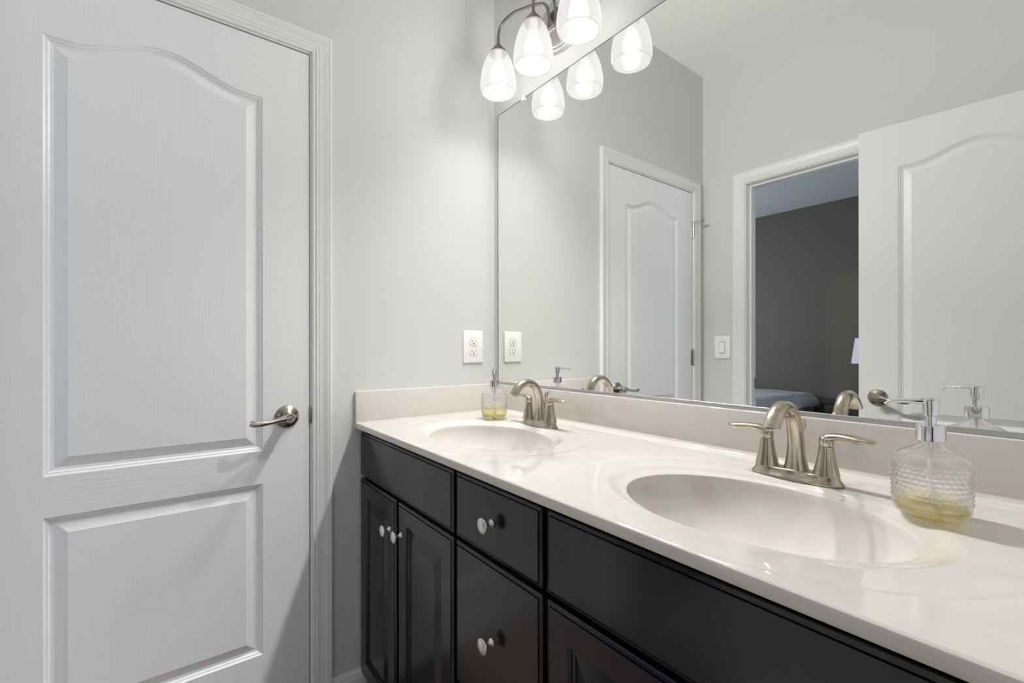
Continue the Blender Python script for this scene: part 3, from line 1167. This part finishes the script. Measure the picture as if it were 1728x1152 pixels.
sw = empty('light_switch', (0.125, WF, 1.1135))
tag(sw, 'white rocker light switch on the wall left of the bedroom doorway', 'light switch')
q = MB()
q.rbox((-0.0475, 0.0, -0.0675), (0.0475, 0.0062, 0.0675), M_PLASTIC, r=0.0045, seg=3)
for z in (0.048, -0.048):
    q.lathe([(0.0030, 0.0), (0.0030, 0.0008), (0.0015, 0.0012)], M_HINGE, n=14, tf=lambda p: (p[0], 0.0062 + p[2], z + p[1]))
q.build('cover_plate', sw, smooth=30)
q = MB()
q.box((-0.0180, 0.0058, -0.0350), (0.0180, 0.0066, 0.0350), M_GAPSHADE)  # grey frame painted as the shadow around the rocker
q.add([(-0.0160, 0.0070, -0.0325), (0.0160, 0.0070, -0.0325), (0.0160, 0.0070, 0.0325), (-0.0160, 0.0070, 0.0325),
       (-0.0160, 0.0110, -0.0325), (0.0160, 0.0110, -0.0325), (0.0160, 0.0078, 0.0325), (-0.0160, 0.0078, 0.0325)],
      [(4, 5, 6, 7), (0, 1, 5, 4), (1, 2, 6, 5), (2, 3, 7, 6), (3, 0, 4, 7)], M_PLASTIC)
q.build('rocker', sw, smooth=20)

# ------------------------------------------------------------------ vanity light
VLX, VLY = 0.408, -0.120
vl = empty('vanity_light', (VLX, WB, 2.225))
tag(vl, 'three-shade vanity light with curved pewter arms above the mirror', 'wall lamp')
q = MB()
n = 72
v, f = [], []
LY = [(1.0, 0.0), (1.0, 0.004), (0.985, 0.0070), (0.93, 0.0085), (0.92, 0.0120), (0.90, 0.0135), (0.84, 0.0145), (0.83, 0.0185), (0.80, 0.0205), (0.55, 0.0225), (0.2, 0.0230)]
for s_, w in LY:
    for j in range(n):
        t = 2 * pi * j / n
        v.append((0.150 * s_ * cos(t) + 0.02, -w, 0.105 * s_ * sin(t)))
for i in range(len(LY) - 1):
    for j in range(n):
        j2 = (j + 1) % n
        f.append((i * n + j, i * n + j2, (i + 1) * n + j2, (i + 1) * n + j))
f.append(tuple((len(LY) - 1) * n + j for j in range(n)))
q.add(v, f, M_PLATE)
q.build('wall_plate', vl, smooth=35)
q = MB()
q.rbox((-0.048, -0.0285, -0.022), (0.072, -0.0195, 0.040), M_BRONZE, r=0.003)
q.rbox((-0.042, -0.0315, -0.016), (0.066, -0.0275, 0.034), M_BRONZE, r=0.0015)
q.build('arm_block', vl, smooth=30)

SX = [0.206 - VLX, 0.403 - VLX, 0.609 - VLX]
AX = [-0.030, 0.003, 0.036]
capz = 2.205 - 2.225
for k in range(3):
    sx, ax = SX[k], AX[k]
    sy = VLY - WB
    q = MB()
    d = sx - ax
    L0 = lambda x, y, z: (x - VLX, y - WB, z - 2.225)
    if k == 1:
        pts = [L0(0.403, -0.12, 2.203), L0(0.403, -0.12, 2.240), L0(0.403, -0.114, 2.268), L0(0.404, -0.098, 2.290), L0(0.406, -0.074, 2.300), L0(0.409, -0.050, 2.296),
               L0(0.411, -0.036, 2.278), L0(0.413, -0.033, 2.250), L0(0.418, -0.029, 2.228), L0(0.427, -0.018, 2.2145), L0(0.431, -0.013, 2.2125)]
    else:
        A = [(0.206, -0.12, 2.203), (0.2062, -0.12, 2.238), (0.2135, -0.118, 2.260), (0.2297, -0.114, 2.2755), (0.250, -0.108, 2.285), (0.278, -0.098, 2.291), (0.308, -0.082, 2.293),
             (0.338, -0.062, 2.296), (0.362, -0.043, 2.294), (0.374, -0.035, 2.280), (0.380, -0.033, 2.252), (0.387, -0.029, 2.229), (0.396, -0.018, 2.2145), (0.400, -0.013, 2.2125)]
        if k == 0:
            pts = [L0(*p) for p in A]
        else:
            # mirrored to the right-hand shade
            pts = [L0(0.609 - (p[0] - 0.206) * (0.609 - 0.446) / (0.400 - 0.206), p[1], p[2]) for p in A]
    q.sweep(crom(pts, 8), [0.0050] * (8 * (len(pts) - 2)) + [0.0052 + 0.0004 * t_ for t_ in range(9)], M_BRONZE, n=16)
    q.build('arm', vl, smooth=60)
    # socket cup
    q = MB()
    q.lathe([(0.0060, 0.004), (0.0085, 0.000), (0.0100, -0.004), (0.0180, -0.012), (0.0260, -0.022), (0.0318, -0.0335), (0.0305, -0.0350), (0.0200, -0.024), (0.0080, -0.010)], M_BRONZE, n=40,
            tf=lambda p: (sx + p[0], sy + p[1], capz + p[2]))
    q.build('socket_cup', vl, smooth=40)
    # bell shade, open at the bottom
    outp = [(0.0200, -0.020), (0.0285, -0.0300), (0.0415, -0.050), (0.0520, -0.075), (0.0590, -0.100), (0.0635, -0.126), (0.0652, -0.146), (0.0640, -0.161), (0.0590, -0.1735)]
    op = crom([(r_, 0, z_) for r_, z_ in outp], 4)
    prof = [(p.x, p.z) for p in op]
    inner = [(max(r_ - 0.0035, 0.002), z_) for r_, z_ in reversed(prof)]
    q = MB()
    tfs = lambda p: (sx + p[0], sy + p[1], capz + p[2])
    q.lathe(prof, M_SHADE, n=64, tf=tfs, cap0=False, cap1=False)
    q.sweep([(sx + 0.0588 * cos(2 * pi * j / 64), sy + 0.0588 * sin(2 * pi * j / 64), capz - 0.1735) for j in range(65)], 0.0018, M_SHADE, n=10)
    sh = tag(q.build('shade', vl, smooth=50), 'white alabaster glass bell shade, lit')
    q = MB()
    q.lathe([(0.0140, -0.026), (0.0140, -0.060), (0.0125, -0.070), (0.0, -0.071)], M_CLIP, n=28, tf=tfs, cap1=False)
    tag(q.build('socket', sh, smooth=40), 'white lamp socket inside the shade')
    q = MB()
    q.lathe([(0.0130, -0.068), (0.0190, -0.084), (0.0270, -0.101), (0.0300, -0.116), (0.0285, -0.131), (0.0220, -0.144), (0.0120, -0.1505), (0.0, -0.1525)], M_BULB, n=36, tf=tfs,
            cap0=False, cap1=False)
    tag(q.build('bulb', sh, smooth=60), 'glowing frosted bulb')
    ld = bpy.data.lights.new('bulb_light', 'POINT')
    ld.shadow_soft_size = 0.026
    ld.energy = BULB_GLOW
    ld.color = (1.0, 0.985, 0.965)
    ld.use_nodes = True
    lt = ld.node_tree
    fo = lt.nodes.new('ShaderNodeLightFalloff')
    fo.inputs['Strength'].default_value = 1.0
    ad = lt.nodes.new('ShaderNodeMath')
    ad.operation = 'MULTIPLY_ADD'
    ad.inputs[1].default_value = 0.34
    cm = lt.nodes.new('ShaderNodeMath')
    cm.operation = 'MULTIPLY'
    cm.inputs[1].default_value = 0.66
    lt.links.new(fo.outputs['Constant'], cm.inputs[0])
    lt.links.new(fo.outputs['Linear'], ad.inputs[0])
    lt.links.new(cm.outputs[0], ad.inputs[2])
    lt.links.new(ad.outputs[0], lt.nodes['Emission'].inputs['Strength'])
    lo = bpy.data.objects.new('bulb_light', ld)
    COL.objects.link(lo)
    lo.parent = vl
    lo.location = (sx, sy, capz - 0.118)

# ------------------------------------------------------------------ closet behind door 1 (dark, closed) is not visible; bedroom beyond the opposite wall
BX0, BX1, BY0, BY1 = -3.0, 3.0, -5.02, WF - WT
slab('wall_far', (BX0, BY0 - 0.1, FZ), (BX1, BY0, CZ), M_DARKWALL, 'charcoal painted bedroom wall behind the bed, seen through the doorway in the mirror')
q = MB()
for a, b in (((BX0 - 0.1, BY0, FZ), (BX0, BY1, 0.75)), ((BX0 - 0.1, BY0, 2.15), (BX0, BY1, CZ)), ((BX0 - 0.1, BY0, 0.75), (BX0, -4.2, 2.15)), ((BX0 - 0.1, -2.6, 0.75), (BX0, BY1, 2.15))):
    q.box(a, b, M_DARKWALL)
tag(q.build('wall_bedroom_left', smooth=0), 'charcoal painted bedroom side wall at the left', 'wall', kind='structure')
q = MB()
for a, b in (((BX1, BY0, FZ), (BX1 + 0.1, BY1, 0.75)), ((BX1, BY0, 2.15), (BX1 + 0.1, BY1, CZ)), ((BX1, BY0, 0.75), (BX1 + 0.1, -4.1, 2.15)), ((BX1, -2.5, 0.75), (BX1 + 0.1, BY1, 2.15))):
    q.box(a, b, M_WALL)
tag(q.build('wall_bedroom_right', smooth=0), 'bedroom side wall with the window', 'wall', kind='structure')
q = MB()
for y0_, y1_ in ((-4.1, -2.5),):
    for a, b in (((-0.02, y0_ - 0.06, 0.69), (0.02, y0_ + 0.02, 2.21)), ((-0.02, y1_ - 0.02, 0.69), (0.02, y1_ + 0.06, 2.21)),
                 ((-0.02, y0_ + 0.02, 2.13), (0.02, y1_ - 0.02, 2.21)), ((-0.02, y0_ + 0.02, 0.69), (0.02, y1_ - 0.02, 0.77)),
                 ((-0.015, y0_ + 0.02, 1.43), (0.015, y1_ - 0.02, 1.47))):
        q.box(a, b, M_TRIM)
w1 = tag(q.build('window_1', smooth=0, loc=(BX1, 0, 0)), 'white framed window in the right wall of the bedroom', 'window', kind='structure')
w2 = w1.copy()  # second window, added to go with the left-hand fill light
w2.name = 'window_2_added'
COL.objects.link(w2)
w2.location = (BX0, -0.1, 0)
tag(w2, 'unseen white window frame added at the left bedroom fill light')
slab('ceiling_bedroom', (BX0, BY0, CZ), (BX1, BY1, CZ + 0.08), M_BEDCEIL, 'grey textured bedroom ceiling', 'ceiling')
slab('floor_bedroom', (BX0, BY0, FZ - 0.05), (BX1, BY1, FZ), M_CARPET, 'beige bedroom carpet', 'floor')
slab('wall_bedroom_front', (BX0, WF - WT - 0.02, FZ), (OD0 - JT, WF - WT, CZ), M_WALL, 'bedroom side of the wall left of the doorway')
slab('wall_bedroom_front.001', (OD1 + JT, WF - WT - 0.02, FZ), (BX1, WF - WT, CZ), M_WALL, 'bedroom side of the wall right of the doorway')

slab('closet_light_block', (-WT - 0.03, WF, FZ), (-WT, WB, CZ), M_WALL, 'panel added behind the closed door to block light at its gaps')  # added panel, keeps outside light from leaking past the door edges

bed = empty('bed', (-1.55, -4.0, FZ))
tag(bed, 'bed with a blue-grey cover against the charcoal bedroom wall', 'bed')
q = MB()
q.rbox((-0.98, -0.98, 0.08), (0.98, 1.0, 0.34), M_DARKWOOD, r=0.01)
q.build('frame', bed, smooth=30)
q = MB()
q.rbox((-0.97, -0.97, 0.34), (0.97, 0.99, 0.58), M_SHEET, r=0.05, seg=4)
q.build('mattress', bed, smooth=40)
q = MB()
NX, NY = 26, 26
v, f = [], []
random.seed(4)
for i in range(NX + 1):
    for j in range(NY + 1):
        x = -1.03 + 2.06 * i / NX
        y = -0.94 + 1.98 * j / NY
        e = max(abs(x) - 0.90, 0) / 0.13
        z = 0.655 - 0.10 * e * e + 0.008 * sin(9 * x + 3 * y) + 0.006 * sin(14 * y - 4 * x) + random.uniform(-0.003, 0.003)
        v.append((x, y, z))
for i in range(NX):
    for j in range(NY):
        f.append((i * (NY + 1) + j, (i + 1) * (NY + 1) + j, (i + 1) * (NY + 1) + j + 1, i * (NY + 1) + j + 1))
k = len(v)
v += [(p[0], p[1], p[2] - 0.045) for p in v]
f += [tuple(reversed([a + k for a in g])) for g in f]
for i in range(NX):
    for j in (0, NY):
        a, b_ = i * (NY + 1) + j, (i + 1) * (NY + 1) + j
        f.append((a, b_, b_ + k, a + k))
for j in range(NY):
    for i in (0, NX):
        a, b_ = i * (NY + 1) + j, i * (NY + 1) + j + 1
        f.append((a, b_, b_ + k, a + k))
q.add(v, f, M_DUVET)
q.build('duvet', bed, smooth=60)

ns = empty('nightstand', (0.02, -4.62, FZ))
tag(ns, 'dark wood nightstand under the bedside lamp', 'nightstand')
q = MB()
q.rbox((-0.30, -0.25, 0.10), (0.30, 0.25, 0.60), M_DARKWOOD, r=0.006)
q.rbox((-0.32, -0.27, 0.60), (0.32, 0.27, 0.63), M_DARKWOOD, r=0.006)
q.build('body', ns, smooth=30)
q = MB()
q.rbox((-0.27, 0.25, 0.37), (0.27, 0.268, 0.57), M_DARKWOOD, r=0.004)
dr = q.build('drawer', ns, smooth=30)
for sx_ in (-1, 1):
    for sy_ in (-1, 1):
        q = MB()
        q.rbox((sx_ * 0.27 - 0.025, sy_ * 0.22 - 0.025, 0.0), (sx_ * 0.27 + 0.025, sy_ * 0.22 + 0.025, 0.10), M_DARKWOOD, r=0.003)
        q.build('leg', ns, smooth=30)
lamp = empty('bedside_lamp', (0.055, -4.62, FZ + 0.63))
tag(lamp, 'bedside lamp with a white tapered shade on the dark nightstand', 'lamp')
q = MB()
q.lathe([(0.0, 0.0), (0.075, 0.0), (0.078, 0.012), (0.05, 0.03), (0.03, 0.05), (0.055, 0.12), (0.06, 0.18), (0.035, 0.25), (0.012, 0.30), (0.010, 0.42)], M_DARKWOOD, n=32)
q.build('base', lamp, smooth=50)
q = MB()
q.lathe([(0.172, 0.385), (0.140, 0.642), (0.137, 0.642), (0.169, 0.385)], M_LAMPSH, n=48, cap0=False, cap1=False)
q.build('lamp_shade', lamp, smooth=40)

# ------------------------------------------------------------------ hall behind the entrance doorway
HX0, HX1, HY0, HY1 = WR + WT, 3.4, WF - WT, 0.4
slab('wall_hall', (HX0, HY1, FZ), (HX1, HY1 + 0.1, CZ), M_WALL, 'grey wall of the hall outside the entrance doorway')
slab('wall_hall_end', (HX1, HY0, FZ), (HX1 + 0.1, HY1, CZ), M_WALL, 'grey end wall of the hall facing the entrance doorway')
slab('wall_hall_side', (HX0, HY0 - 0.1, FZ), (HX1, HY0, CZ), M_WALL, 'grey hall wall next to the bedroom')
slab('floor_hall', (HX0, HY0, FZ - 0.05), (HX1, HY1, FZ), M_CARPET, 'beige hall carpet', 'floor')
slab('ceiling_hall', (HX0, HY0, CZ), (HX1, HY1, CZ + 0.08), M_CEIL, 'pale hall ceiling', 'ceiling')
